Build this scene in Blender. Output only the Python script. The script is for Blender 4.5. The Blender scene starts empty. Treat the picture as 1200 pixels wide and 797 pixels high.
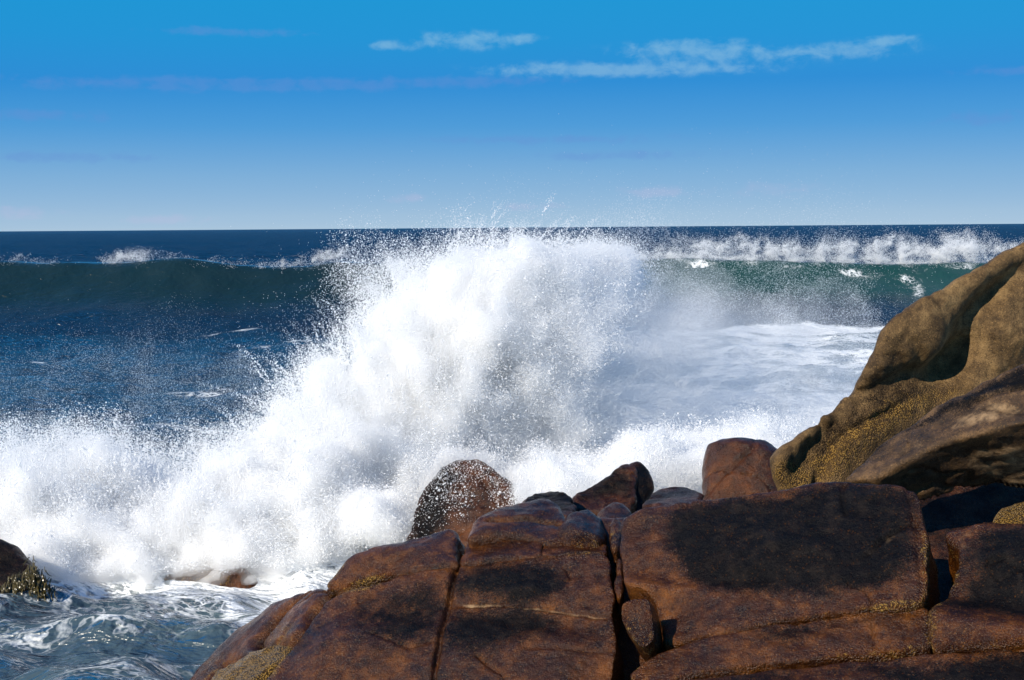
import bpy, math, random
import numpy as np
from mathutils import Matrix, Vector

# ------------------------------------------------------------------ camera, world, sun
scene = bpy.context.scene
F = 1648.0                       # focal length in pixels of the 1200 x 797 photograph
CAM_H = 5.0
PITCH = math.atan((398.5 - 266.5) / F)
ROLL = -math.radians(0.43)
cam_data = bpy.data.cameras.new('camera')
cam_data.sensor_width = 36.0
cam_data.lens = F / 1200.0 * 36.0
cam_data.clip_start = 0.1
cam_data.clip_end = 80000.0
cam = bpy.data.objects.new('camera', cam_data)
scene.collection.objects.link(cam)
CM = Matrix.Translation((0, 0, CAM_H)) @ Matrix.Rotation(math.pi / 2 - PITCH, 4, 'X') @ Matrix.Rotation(ROLL, 4, 'Z')
cam.matrix_world = CM
scene.camera = cam

SUN_EL, SUN_AZ = math.radians(32), math.radians(136)      # azimuth to the left of the view direction
to_sun = Vector((-math.sin(SUN_AZ) * math.cos(SUN_EL), math.cos(SUN_AZ) * math.cos(SUN_EL), math.sin(SUN_EL)))
sd = bpy.data.lights.new('sun', 'SUN')
sd.energy = 5.0
sd.angle = math.radians(0.5)
sd.color = (1.0, 0.91, 0.77)
sun = bpy.data.objects.new('sun', sd)
scene.collection.objects.link(sun)
sun.rotation_euler = to_sun.to_track_quat('Z', 'Y').to_euler()

scene.render.engine = 'CYCLES'
scene.view_settings.view_transform = 'Standard'
scene.view_settings.look = 'None'
scene.view_settings.gamma = 1.0
scene.view_settings.exposure = 0.35
scene.view_settings.use_curve_mapping = False
scene.cycles.use_denoising = True
scene.cycles.max_bounces = 16
scene.cycles.diffuse_bounces = 6
scene.cycles.volume_bounces = 14
scene.cycles.glossy_bounces = 3
scene.cycles.caustics_reflective = False
scene.cycles.caustics_refractive = False
scene.cycles.sample_clamp_indirect = 4.0
scene.cycles.sample_clamp_direct = 4.0


class NT:
    """small helper to write node trees as expressions"""
    def __init__(self, tree):
        self.t = tree
        self.n = tree.nodes
        self.l = tree.links

    def node(self, kind, **kw):
        nd = self.n.new(kind)
        for k, v in kw.items():
            setattr(nd, k, v)
        return nd

    def put(self, sock, v):
        if isinstance(v, bpy.types.NodeSocket):
            self.l.new(v, sock)
        elif v is not None:
            if sock.type == 'RGBA' and len(v) == 3:
                v = (*v, 1.0)
            sock.default_value = v

    def math(self, op, a, b=None, c=None, clamp=False):
        nd = self.node('ShaderNodeMath', operation=op, use_clamp=clamp)
        for i, v in enumerate((a, b, c)):
            if v is not None:
                self.put(nd.inputs[i], v)
        return nd.outputs[0]

    def vmath(self, op, a, b=None):
        nd = self.node('ShaderNodeVectorMath', operation=op)
        self.put(nd.inputs[0], a)
        if b is not None:
            self.put(nd.inputs[3] if op == 'SCALE' else nd.inputs[1], b)
        return nd.outputs[0]

    def mix(self, f, a, b, mode='MIX'):
        nd = self.node('ShaderNodeMix', data_type='RGBA', blend_type=mode)
        self.put(nd.inputs[0], f)
        self.put(nd.inputs[6], a)
        self.put(nd.inputs[7], b)
        return nd.outputs[2]

    def step(self, v, lo, hi, a=0.0, b=1.0):
        nd = self.node('ShaderNodeMapRange', interpolation_type='SMOOTHSTEP')
        self.put(nd.inputs[0], v)
        for i, x in enumerate((lo, hi, a, b)):
            self.put(nd.inputs[i + 1], x)
        return nd.outputs[0]

    def noise(self, vec, scale, detail=4, rough=0.55, dist=0.0, color=False):
        nd = self.node('ShaderNodeTexNoise')
        self.put(nd.inputs['Vector'], vec)
        self.put(nd.inputs['Scale'], scale)
        self.put(nd.inputs['Detail'], detail)
        self.put(nd.inputs['Roughness'], rough)
        self.put(nd.inputs['Distortion'], dist)
        return nd.outputs['Color' if color else 'Fac']

    def voro(self, vec, scale, feature='F1', out='Distance', rand=1.0):
        nd = self.node('ShaderNodeTexVoronoi', feature=feature)
        self.put(nd.inputs['Vector'], vec)
        self.put(nd.inputs['Scale'], scale)
        self.put(nd.inputs['Randomness'], rand)
        return nd.outputs[out]

    def ramp(self, f, stops):
        nd = self.node('ShaderNodeValToRGB')
        self.put(nd.inputs[0], f)
        e = nd.color_ramp.elements
        while len(e) < len(stops):
            e.new(0.5)
        for el, (p, c) in zip(e, stops):
            el.position = p
            el.color = (*c, 1.0)
        return nd.outputs[0]

    def attr(self, name, out='Fac'):
        return self.node('ShaderNodeAttribute', attribute_name=name).outputs[out]


def srgb(r, g, b):
    f = lambda c: c / 12.92 if c <= 0.04045 else ((c + 0.055) / 1.055) ** 2.4
    return tuple(f(x / 255.0) for x in (r, g, b))


world = bpy.data.worlds.new('World')
scene.world = world
world.use_nodes = True
w = NT(world.node_tree)
w.n.clear()
sky = w.node('ShaderNodeTexSky', sky_type='NISHITA')
sky.sun_disc = False
sky.sun_elevation = SUN_EL
sky.sun_rotation = -SUN_AZ       # measured from +Y, clockwise
sky.altitude = 0
sky.air_density = 1.0
sky.dust_density = 0.3
sky.ozone_density = 4.0
tc = w.node('ShaderNodeTexCoord').outputs['Generated']
sep = w.node('ShaderNodeSeparateXYZ')
w.put(sep.inputs[0], w.vmath('NORMALIZE', tc))
az = w.math('ARCTAN2', sep.outputs[0], sep.outputs[1])
el = w.math('ARCSINE', sep.outputs[2])
eln = w.math('POWER', w.math('MAXIMUM', w.math('DIVIDE', el, math.pi / 2), 0.0), 0.5)
pos = lambda py: math.sqrt(max(0.0, math.atan((267 - py) / F)) / (math.pi / 2))
grad = w.ramp(eln, [(0.0, srgb(172, 199, 222)), (pos(252), srgb(158, 191, 220)), (pos(205), srgb(122, 173, 217)),
                    (pos(150), srgb(72, 153, 216)), (pos(100), srgb(34, 139, 213)), (pos(50), srgb(22, 146, 213)),
                    (pos(0), srgb(16, 149, 212)), (0.62, srgb(14, 112, 184)), (1.0, srgb(12, 80, 152))])
nis = w.vmath('SCALE', sky.outputs[0], 0.1)
base = w.mix(0.97, nis, w.vmath('SCALE', grad, 2 ** -0.35))
# thin cloud banks drawn out along the horizon, as noise on the whole sky
cv = w.node('ShaderNodeCombineXYZ')
w.put(cv.inputs[0], az)
w.put(cv.inputs[1], w.math('MULTIPLY', el, 1.6))
cvec = cv.outputs[0]
fine = w.noise(cvec, 62, 6, 0.6, 0.2)


def bank(px, py, sx, sy):
    a = w.math('DIVIDE', w.math('SUBTRACT', az, (px - 600) / F), sx / F)
    b = w.math('DIVIDE', w.math('SUBTRACT', el, (267 - py) / F), sy / F)
    r2 = w.math('ADD', w.math('MULTIPLY', a, a), w.math('MULTIPLY', b, b))
    return w.math('EXPONENT', w.math('MULTIPLY', r2, -1.0))


def total(items):
    s = items[0]
    for it in items[1:]:
        s = w.math('ADD', s, it)
    return s


lit = total([bank(545, 53, 55, 10), bank(463, 59, 22, 5), bank(617, 51, 20, 5), bank(815, 68, 90, 12), bank(660, 86, 95, 8),
             bank(790, 89, 100, 7), bank(975, 73, 70, 9), bank(1030, 62, 25, 6)])
dim = total([bank(280, 45, 90, 6), bank(230, 104, 210, 9), bank(330, 103, 150, 6), bank(560, 98, 120, 7), bank(640, 166, 160, 6), bank(1130, 152, 60, 9),
             bank(60, 140, 90, 8), bank(1160, 100, 70, 6), bank(90, 185, 120, 7), bank(720, 185, 120, 6)])
low = total([bank(765, 228, 45, 8), bank(900, 226, 60, 9), bank(50, 248, 40, 8), bank(480, 232, 30, 6), bank(620, 243, 40, 6),
             bank(200, 255, 60, 6)])
sunny = w.step(w.math('ADD', w.math('MULTIPLY', w.math('MINIMUM', lit, 1.0), 0.55), w.math('MULTIPLY', w.math('SUBTRACT', fine, 0.5), 1.5)), 0.06, 0.72)
sunny = w.math('MULTIPLY', sunny, w.step(lit, 0.04, 0.4))
grey = w.step(w.math('ADD', w.math('MULTIPLY', w.math('MINIMUM', dim, 1.0), 0.4), w.math('SUBTRACT', fine, 0.5)), 0.10, 0.5)
grey = w.math('MULTIPLY', grey, w.step(dim, 0.04, 0.4))
pink = w.step(w.math('ADD', w.math('MULTIPLY', w.math('MINIMUM', low, 1.0), 0.4), w.math('SUBTRACT', fine, 0.5)), 0.10, 0.5)
pink = w.math('MULTIPLY', pink, w.step(low, 0.04, 0.4))
col = w.mix(w.math('MULTIPLY', grey, 0.36), base, srgb(92, 130, 190))
col = w.mix(w.math('MULTIPLY', pink, 0.28), col, srgb(172, 170, 200))
col = w.mix(w.math('MULTIPLY', sunny, 0.29), col, srgb(165, 200, 208))
world.cycles.sampling_method = 'NONE'
bg = w.node('ShaderNodeBackground')
w.put(bg.inputs[0], w.vmath('SCALE', col, 10.0))
bg.inputs[1].default_value = 0.1
w.l.new(bg.outputs[0], w.node('ShaderNodeOutputWorld').inputs[0])

# ------------------------------------------------------------------ geometry helpers
R3 = np.array(CM.to_3x3())


def ray(px, py):
    return R3 @ np.array([(px - 600.0) / F, -(py - 398.5) / F, -1.0])


def P(px, py, Y):
    """the point at forward distance Y seen in that direction"""
    d = ray(px, py)
    return np.array([0, 0, CAM_H]) + d * (Y / d[1])


rng = np.random.default_rng(7)
NT_ = 128


def tile(octaves, gain):
    """a periodic 128-cubed block of fractal noise; one unit of length is 16 cells"""
    k = np.fft.fftfreq(NT_) * NT_
    kz = np.fft.rfftfreq(NT_) * NT_
    kk = np.sqrt(k[:, None, None] ** 2 + k[None, :, None] ** 2 + kz[None, None, :] ** 2)
    kk[0, 0, 0] = 1e9
    k0, k1 = 5.0, min(5.0 * 2.0 ** octaves, 58.0)
    ampl = np.where((kk >= k0) & (kk <= k1), kk ** (-1.5 + math.log2(gain)), 0)
    f = np.fft.irfftn(np.fft.rfftn(rng.normal(size=(NT_,) * 3)) * ampl, s=(NT_,) * 3, axes=(0, 1, 2))
    f = f / f.std() * 0.42
    return np.ascontiguousarray(f, np.float32)


TILES = {}


def fbm(p, octaves=4, gain=0.5):
    key = (octaves, round(gain, 2))
    if key not in TILES:
        TILES[key] = tile(octaves, gain).ravel()
    t = TILES[key]
    q = np.asarray(p, np.float32) * 16.0
    i = np.floor(q).astype(np.int32)
    f = q - i
    i &= NT_ - 1
    j = (i + 1) & (NT_ - 1)
    x0, x1 = i[:, 0] * (NT_ * NT_), j[:, 0] * (NT_ * NT_)
    y0, y1 = i[:, 1] * NT_, j[:, 1] * NT_
    z0, z1 = i[:, 2], j[:, 2]
    fx, fy, fz = f[:, 0], f[:, 1], f[:, 2]
    a = t[x0 + y0 + z0] * (1 - fz) + t[x0 + y0 + z1] * fz
    b = t[x0 + y1 + z0] * (1 - fz) + t[x0 + y1 + z1] * fz
    c = t[x1 + y0 + z0] * (1 - fz) + t[x1 + y0 + z1] * fz
    d = t[x1 + y1 + z0] * (1 - fz) + t[x1 + y1 + z1] * fz
    return (a * (1 - fy) + b * fy) * (1 - fx) + (c * (1 - fy) + d * fy) * fx


def sstep(x, lo, hi):
    t = np.clip((x - lo) / (hi - lo), 0, 1)
    return t * t * (3 - 2 * t)


def chaikin(poly, n=2, cut=1e9):
    """round the corners of a polygon, cutting off at most `cut` metres of each side"""
    q = np.asarray(poly, float)
    for _ in range(n):
        r = np.roll(q, -1, axis=0)
        ln = np.linalg.norm(r - q, axis=1, keepdims=True)
        t = np.minimum(0.25, cut / np.maximum(ln, 1e-9))
        q = np.stack([q + (r - q) * t, r + (q - r) * t], 1).reshape(-1, 2)
        cut *= 0.4
    return q


def poly_sdf(px, py, poly):
    """signed distance to a polygon (negative inside)"""
    d = np.full(px.shape, 1e9)
    inside = np.zeros(px.shape, bool)
    n = len(poly)
    for i in range(n):
        a, b = poly[i], poly[(i + 1) % n]
        e = b - a
        wx, wy = px - a[0], py - a[1]
        t = np.clip((wx * e[0] + wy * e[1]) / max(e @ e, 1e-12), 0, 1)
        d = np.minimum(d, (wx - e[0] * t) ** 2 + (wy - e[1] * t) ** 2)
        if e[1] != 0:
            c = (a[1] > py) != (b[1] > py)
            inside ^= c & (px < e[0] * (py - a[1]) / e[1] + a[0])
    d = np.sqrt(d)
    return np.where(inside, -d, d)


def line_dist(px, py, pts):
    d = np.full(px.shape, 1e9)
    for a, b in zip(pts[:-1], pts[1:]):
        e = b - a
        wx, wy = px - a[0], py - a[1]
        t = np.clip((wx * e[0] + wy * e[1]) / max(e @ e, 1e-12), 0, 1)
        d = np.minimum(d, (wx - e[0] * t) ** 2 + (wy - e[1] * t) ** 2)
    return np.sqrt(d)


def surface_nets(f):
    s = f < 0
    nx, ny, nz = f.shape
    cnt = np.zeros((nx - 1, ny - 1, nz - 1), np.int8)
    corners = [(a, b, c) for a in (0, 1) for b in (0, 1) for c in (0, 1)]
    for a, b, c in corners:
        cnt += s[a:nx - 1 + a, b:ny - 1 + b, c:nz - 1 + c]
    act = (cnt > 0) & (cnt < 8)
    I, J, K = np.nonzero(act)
    idx = np.full(act.shape, -1, np.int64)
    idx[I, J, K] = np.arange(len(I))
    val = {c: f[I + c[0], J + c[1], K + c[2]] for c in corners}
    pos_, n_ = np.zeros((len(I), 3)), np.zeros(len(I))
    for c in corners:
        for ax in range(3):
            if c[ax] == 0:
                e = list(c)
                e[ax] = 1
                fa, fb = val[c], val[tuple(e)]
                cr = (fa < 0) != (fb < 0)
                t = np.where(cr, fa / np.where(cr, fa - fb, 1), 0)
                for k in range(3):
                    pos_[:, k] += np.where(cr, c[k] + (t if k == ax else 0), 0)
                n_ += cr
    pos_ /= n_[:, None]
    verts = pos_ + np.stack([I, J, K], 1)
    quads = []
    i, j, k = np.nonzero(s[:-1, 1:-1, 1:-1] != s[1:, 1:-1, 1:-1])
    j, k = j + 1, k + 1
    q = np.stack([idx[i, j - 1, k - 1], idx[i, j, k - 1], idx[i, j, k], idx[i, j - 1, k]], 1)
    quads.append(np.where(s[i, j, k][:, None], q, q[:, ::-1]))
    i, j, k = np.nonzero(s[1:-1, :-1, 1:-1] != s[1:-1, 1:, 1:-1])
    i, k = i + 1, k + 1
    q = np.stack([idx[i - 1, j, k - 1], idx[i - 1, j, k], idx[i, j, k], idx[i, j, k - 1]], 1)
    quads.append(np.where(s[i, j, k][:, None], q, q[:, ::-1]))
    i, j, k = np.nonzero(s[1:-1, 1:-1, :-1] != s[1:-1, 1:-1, 1:])
    i, j = i + 1, j + 1
    q = np.stack([idx[i - 1, j - 1, k], idx[i, j - 1, k], idx[i, j, k], idx[i - 1, j, k]], 1)
    quads.append(np.where(s[i, j, k][:, None], q, q[:, ::-1]))
    return verts, np.concatenate(quads)


def mesh_from(name, verts, quads, smooth=True):
    me = bpy.data.meshes.new(name)
    me.vertices.add(len(verts))
    me.vertices.foreach_set('co', np.ascontiguousarray(verts, np.float32).ravel())
    if len(quads):
        q = np.ascontiguousarray(quads, np.int32)
        k = q.shape[1]
        me.loops.add(q.size)
        me.loops.foreach_set('vertex_index', q.ravel())
        me.polygons.add(len(q))
        me.polygons.foreach_set('loop_start', np.arange(len(q), dtype=np.int32) * k)
        me.update(calc_edges=True)
        if smooth:
            me.polygons.foreach_set('use_smooth', np.ones(len(q), bool))
    me.validate()
    return me


def set_attr(me, name, vals):
    a = me.attributes.new(name, 'FLOAT', 'POINT')
    a.data.foreach_set('value', np.ascontiguousarray(vals, np.float32))


def link(name, me, mat=None, parent=None):
    o = bpy.data.objects.new(name, me)
    scene.collection.objects.link(o)
    if mat is not None:
        me.materials.append(mat)
    if parent is not None:
        o.parent = parent
    return o


def tag(o, label=None, cat=None, group=None, kind=None):
    for k, v in (('label', label), ('category', cat), ('group', group), ('kind', kind)):
        if v:
            o[k] = v
    return o


# ------------------------------------------------------------------ materials
def rock_material(name, c_dark, c_mid, c_light, rough=0.5, spec=0.5, grain=1.0):
    m = bpy.data.materials.new(name)
    m.use_nodes = True
    t = NT(m.node_tree)
    t.n.clear()
    co = t.node('ShaderNodeTexCoord').outputs['Object']
    big = t.noise(co, 1.6, 5, 0.68)
    med = t.noise(co, 7, 4, 0.65)
    crystal_glint = t.voro(co, 125 / grain, out='Color')
    cs = t.node('ShaderNodeSeparateColor')
    t.put(cs.inputs[0], crystal_glint)
    speck = t.noise(co, 120, 3, 0.7)
    colr = t.ramp(t.math('ADD', t.math('MULTIPLY', big, 0.55), t.math('MULTIPLY', med, 0.45)),
                  [(0.38, c_dark), (0.5, c_mid), (0.64, c_light)])
    colr = t.mix(t.step(cs.outputs[0], 0.88, 1.0, 0, 0.65), colr, t.mix(0.2, c_light, (0.45, 0.24, 0.07)))  # golden crystal grains, in part wet glints painted into the colour
    colr = t.mix(t.step(cs.outputs[1], 0.7, 0.95, 0, 0.6), colr, tuple(x * 0.35 for x in c_dark))
    colr = t.mix(t.step(speck, 0.62, 0.75, 0, 0.5), colr, c_light)
    # streaks of run-off
    mp = t.node('ShaderNodeMapping')
    t.put(mp.inputs[0], co)
    mp.inputs['Scale'].default_value = (5.0, 5.0, 0.8)
    streak = t.noise(mp.outputs[0], 1.6, 3, 0.6)
    colr = t.mix(t.step(streak, 0.55, 0.75, 0, 0.5), colr, tuple(x * 0.5 for x in c_dark))
    # black lichen and barnacle patches, plus shade painted on cliff and hollow
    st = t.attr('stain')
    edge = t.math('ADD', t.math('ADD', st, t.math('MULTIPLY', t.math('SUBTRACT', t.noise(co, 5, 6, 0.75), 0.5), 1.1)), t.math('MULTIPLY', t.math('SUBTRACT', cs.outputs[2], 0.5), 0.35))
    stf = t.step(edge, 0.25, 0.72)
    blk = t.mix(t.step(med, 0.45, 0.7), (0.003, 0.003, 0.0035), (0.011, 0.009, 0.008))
    blk = t.mix(t.step(cs.outputs[2], 0.985, 1.0, 0, 0.5), blk, c_light)  # pale grains paint sparse glints into the black
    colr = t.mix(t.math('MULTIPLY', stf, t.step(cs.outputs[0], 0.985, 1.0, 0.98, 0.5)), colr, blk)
    ba = t.attr('barnacle')
    bsp = t.voro(co, 62, out='Distance')
    bmask = t.step(t.math('ADD', ba, t.math('MULTIPLY', t.math('SUBTRACT', t.noise(co, 14, 3, 0.75), 0.5), 1.3)), 0.4, 0.75)
    bcol = t.mix(t.step(bsp, 0.25, 0.6), (0.36, 0.21, 0.05), (0.05, 0.026, 0.007))
    colr = t.mix(bmask, colr, bcol)
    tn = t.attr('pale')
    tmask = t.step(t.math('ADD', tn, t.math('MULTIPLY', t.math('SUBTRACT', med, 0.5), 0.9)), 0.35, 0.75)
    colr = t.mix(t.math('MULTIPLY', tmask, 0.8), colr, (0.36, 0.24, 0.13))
    # relief
    h1 = t.noise(co, 14, 6, 0.74)
    h2 = t.noise(co, 70, 2, 0.75)
    h = t.math('ADD', t.math('MULTIPLY', h1, 0.036), t.math('MULTIPLY', h2, 0.008))
    h = t.math('ADD', h, t.math('MULTIPLY', t.math('MULTIPLY', ba, t.math('SUBTRACT', 0.6, bsp)), 0.05))
    bp = t.node('ShaderNodeBump')
    bp.inputs['Strength'].default_value = 0.8
    bp.inputs['Distance'].default_value = 1.0
    t.put(bp.inputs['Height'], h)
    bs = t.node('ShaderNodeBsdfPrincipled')
    t.put(bs.inputs['Base Color'], colr)
    rg = t.math('ADD', t.step(cs.outputs[1], 0.0, 0.25, rough - 0.2, rough), t.math('MULTIPLY', stf, 0.08))
    t.put(bs.inputs['Roughness'], rg)
    t.put(bs.inputs['Specular IOR Level'], t.math('SUBTRACT', spec, t.math('MULTIPLY', stf, spec * 0.75)))
    t.put(bs.inputs['Normal'], bp.outputs[0])
    t.l.new(bs.outputs[0], t.node('ShaderNodeOutputMaterial').inputs[0])
    return m


M_RUST = rock_material('rust_granite', (0.009, 0.0024, 0.0005), (0.040, 0.0110, 0.0013), (0.145, 0.047, 0.0058), 0.29, 0.32)
M_TAN = rock_material('tan_granite', (0.036, 0.020, 0.007), (0.112, 0.065, 0.024), (0.255, 0.158, 0.064), 0.62, 0.25)
M_WET = rock_material('wet_granite', (0.010, 0.003, 0.0008), (0.044, 0.0118, 0.002), (0.12, 0.037, 0.006), 0.30, 0.33)
M_SLATE = rock_material('weathered_granite', (0.018, 0.011, 0.006), (0.062, 0.034, 0.015), (0.17, 0.095, 0.040), 0.52, 0.3)


def water_material():
    m = bpy.data.materials.new('sea_water')
    m.use_nodes = True
    t = NT(m.node_tree)
    t.n.clear()
    geo = t.node('ShaderNodeTexCoord').outputs['Object']
    mp = t.node('ShaderNodeMapping')
    t.put(mp.inputs[0], geo)
    mp.inputs['Scale'].default_value = (1.0, 1.0, 0.0)
    co = mp.outputs[0]
    turb = t.attr('turbid_translucent')
    foam = t.attr('foam')
    # ripples
    mr = t.node('ShaderNodeMapping')
    t.put(mr.inputs[0], co)
    mr.inputs['Rotation'].default_value = (0, 0, math.radians(12))
    mr.inputs['Scale'].default_value = (0.55, 1.0, 1.0)
    r1 = t.noise(mr.outputs[0], 0.45, 5, 0.62, 0.3)
    r2 = t.noise(mr.outputs[0], 3.1, 3, 0.62, 0.4)
    h = t.math('ADD', t.math('MULTIPLY', r1, t.math('ADD', 0.42, t.math('MULTIPLY', t.attr('far'), 1.9))), t.math('MULTIPLY', r2, 0.24))
    h = t.math('MULTIPLY', h, t.math('SUBTRACT', 1.0, t.attr('calm')))      # the steep face is drawn smooth
    # foam: lacework cells torn by noise
    wv = t.vmath('ADD', co, t.vmath('SCALE', t.vmath('SUBTRACT', t.noise(co, 1.1, 4, 0.6, color=True), (0.5, 0.5, 0.5)), 1.3))
    ms = t.node('ShaderNodeMapping')
    t.put(ms.inputs[0], wv)
    ms.inputs['Scale'].default_value = (0.7, 1.25, 1.0)
    e1 = t.voro(ms.outputs[0], 1.5, feature='DISTANCE_TO_EDGE')
    e2 = t.voro(ms.outputs[0], 4.1, feature='DISTANCE_TO_EDGE')
    lace = t.math('MAXIMUM', t.step(e1, 0.0, 0.16, 1.0, 0.0), t.math('MULTIPLY', t.step(e2, 0.0, 0.22, 1.0, 0.0), 0.95))
    blot = t.noise(ms.outputs[0], 0.9, 7, 0.68)
    v = t.math('ADD', t.math('MULTIPLY', lace, 0.42), t.math('MULTIPLY', t.math('SUBTRACT', blot, 0.5), 1.5))
    ff = t.step(t.math('ADD', v, t.math('SUBTRACT', t.math('MULTIPLY', foam, 1.5), 0.62)), 0.0, 0.55)
    ff = t.math('MULTIPLY', ff, t.step(foam, 0.0, 0.12))
    h = t.math('ADD', h, t.math('MULTIPLY', t.math('MULTIPLY', foam, t.noise(co, 9, 3, 0.7)), 0.10))
    bp = t.node('ShaderNodeBump')
    bp.inputs['Strength'].default_value = 1.0
    bp.inputs['Distance'].default_value = 1.0
    t.put(bp.inputs['Height'], h)
    # body colour under a reflecting skin; a ruffled sea never mirrors fully at grazing angles
    colr = t.mix(t.attr('far'), (0.0035, 0.022, 0.052), (0.003, 0.021, 0.062))
    colr = t.mix(t.math('MULTIPLY', t.attr('calm'), 1.3), colr, (0.003, 0.0165, 0.0175))
    colr = t.mix(t.attr('green'), colr, (0.006, 0.044, 0.042))  # light through the thin breaking wave, painted into the water colour
    colr = t.mix(turb, colr, (0.080, 0.118, 0.132))
    df = t.node('ShaderNodeBsdfDiffuse')
    t.put(df.inputs['Color'], colr)
    t.put(df.inputs['Normal'], bp.outputs[0])
    gl = t.node('ShaderNodeBsdfGlossy')
    gl.inputs['Color'].default_value = (1, 1, 1, 1)
    gl.inputs['Roughness'].default_value = 0.2
    t.put(gl.inputs['Normal'], bp.outputs[0])
    fr = t.node('ShaderNodeFresnel')
    fr.inputs['IOR'].default_value = 1.333
    t.put(fr.inputs['Normal'], bp.outputs[0])
    bs = t.node('ShaderNodeMixShader')
    t.put(bs.inputs[0], t.math('MINIMUM', fr.outputs[0], t.math('SUBTRACT', 0.75, t.math('MULTIPLY', t.attr('far'), 0.47))))
    t.l.new(df.outputs[0], bs.inputs[1])
    t.l.new(gl.outputs[0], bs.inputs[2])
    fd = t.node('ShaderNodeBsdfPrincipled')
    fd.inputs['Base Color'].default_value = (0.80, 0.83, 0.85, 1)
    fd.inputs['Roughness'].default_value = 0.7
    t.put(fd.inputs['Normal'], bp.outputs[0])
    mx = t.node('ShaderNodeMixShader')
    t.put(mx.inputs[0], ff)
    t.l.new(bs.outputs[0], mx.inputs[1])
    t.l.new(fd.outputs[0], mx.inputs[2])
    t.l.new(mx.outputs[0], t.node('ShaderNodeOutputMaterial').inputs[0])
    return m


def spray_material():
    m = bpy.data.materials.new('white_spray')
    m.use_nodes = True
    t = NT(m.node_tree)
    t.n.clear()
    d = t.node('ShaderNodeBsdfDiffuse')
    d.inputs[0].default_value = (0.93, 0.94, 0.95, 1)
    tr = t.node('ShaderNodeBsdfTranslucent')
    tr.inputs[0].default_value = (0.93, 0.94, 0.95, 1)
    mx = t.node('ShaderNodeMixShader')
    mx.inputs[0].default_value = 0.45
    t.l.new(d.outputs[0], mx.inputs[1])
    t.l.new(tr.outputs[0], mx.inputs[2])
    t.l.new(mx.outputs[0], t.node('ShaderNodeOutputMaterial').inputs[0])
    return m


M_WATER = water_material()
M_SPRAY = spray_material()


def weed_material():
    m = bpy.data.materials.new('wet_seaweed')
    m.use_nodes = True
    t = NT(m.node_tree)
    bs = t.n['Principled BSDF']
    co = t.node('ShaderNodeTexCoord').outputs['Object']
    t.put(bs.inputs['Base Color'], t.mix(t.noise(co, 9, 3), (0.02, 0.017, 0.006), (0.10, 0.075, 0.02)))
    bs.inputs['Roughness'].default_value = 0.3
    return m


M_WEED = weed_material()

# ------------------------------------------------------------------ the sea
CREST_PX = np.array([-300, -60, 0, 60, 120, 200, 290, 340, 400, 450, 520, 620, 720, 800, 870, 950, 1020, 1080, 1130, 1250, 1500], float)
CREST_Z = np.array([2.5, 3.0, 3.12, 3.1, 2.98, 2.80, 2.82, 3.1, 3.42, 3.05, 2.9, 2.95, 3.0, 3.05, 3.12, 3.1, 3.0, 2.8, 2.8, 2.6, 2.2])
YC = 84.0


def crest_y(X):
    return YC + 2.0 * np.sin(X * 0.055 + 0.6) + 0.8 * np.sin(X * 0.19 + 1.0)


def crest_z(X):
    X = np.atleast_1d(np.asarray(X, float))
    lump = fbm(np.stack([X * 0.09, X * 0 + 3, X * 0], 1), 3)
    return np.interp(X / YC * F + 600, CREST_PX, CREST_Z) + 0.34 * lump


def wave_set(n, lmin, lmax, amp, seed, main=-90, spread=55):
    r = np.random.default_rng(seed)
    L = np.exp(r.uniform(np.log(lmin), np.log(lmax), n))
    th = np.radians(main + r.normal(0, spread, n))
    a = amp * (L / lmax) ** 0.9 * r.uniform(0.5, 1.3, n) / math.sqrt(n)
    return L, th, a, r.uniform(0, 2 * np.pi, n)


WAVES = [wave_set(22, 14, 40, 0.55, 1, -95, 28), wave_set(34, 3, 13, 0.42, 2, -100, 45), wave_set(44, 0.7, 2.9, 0.14, 3, -95, 60)]


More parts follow.
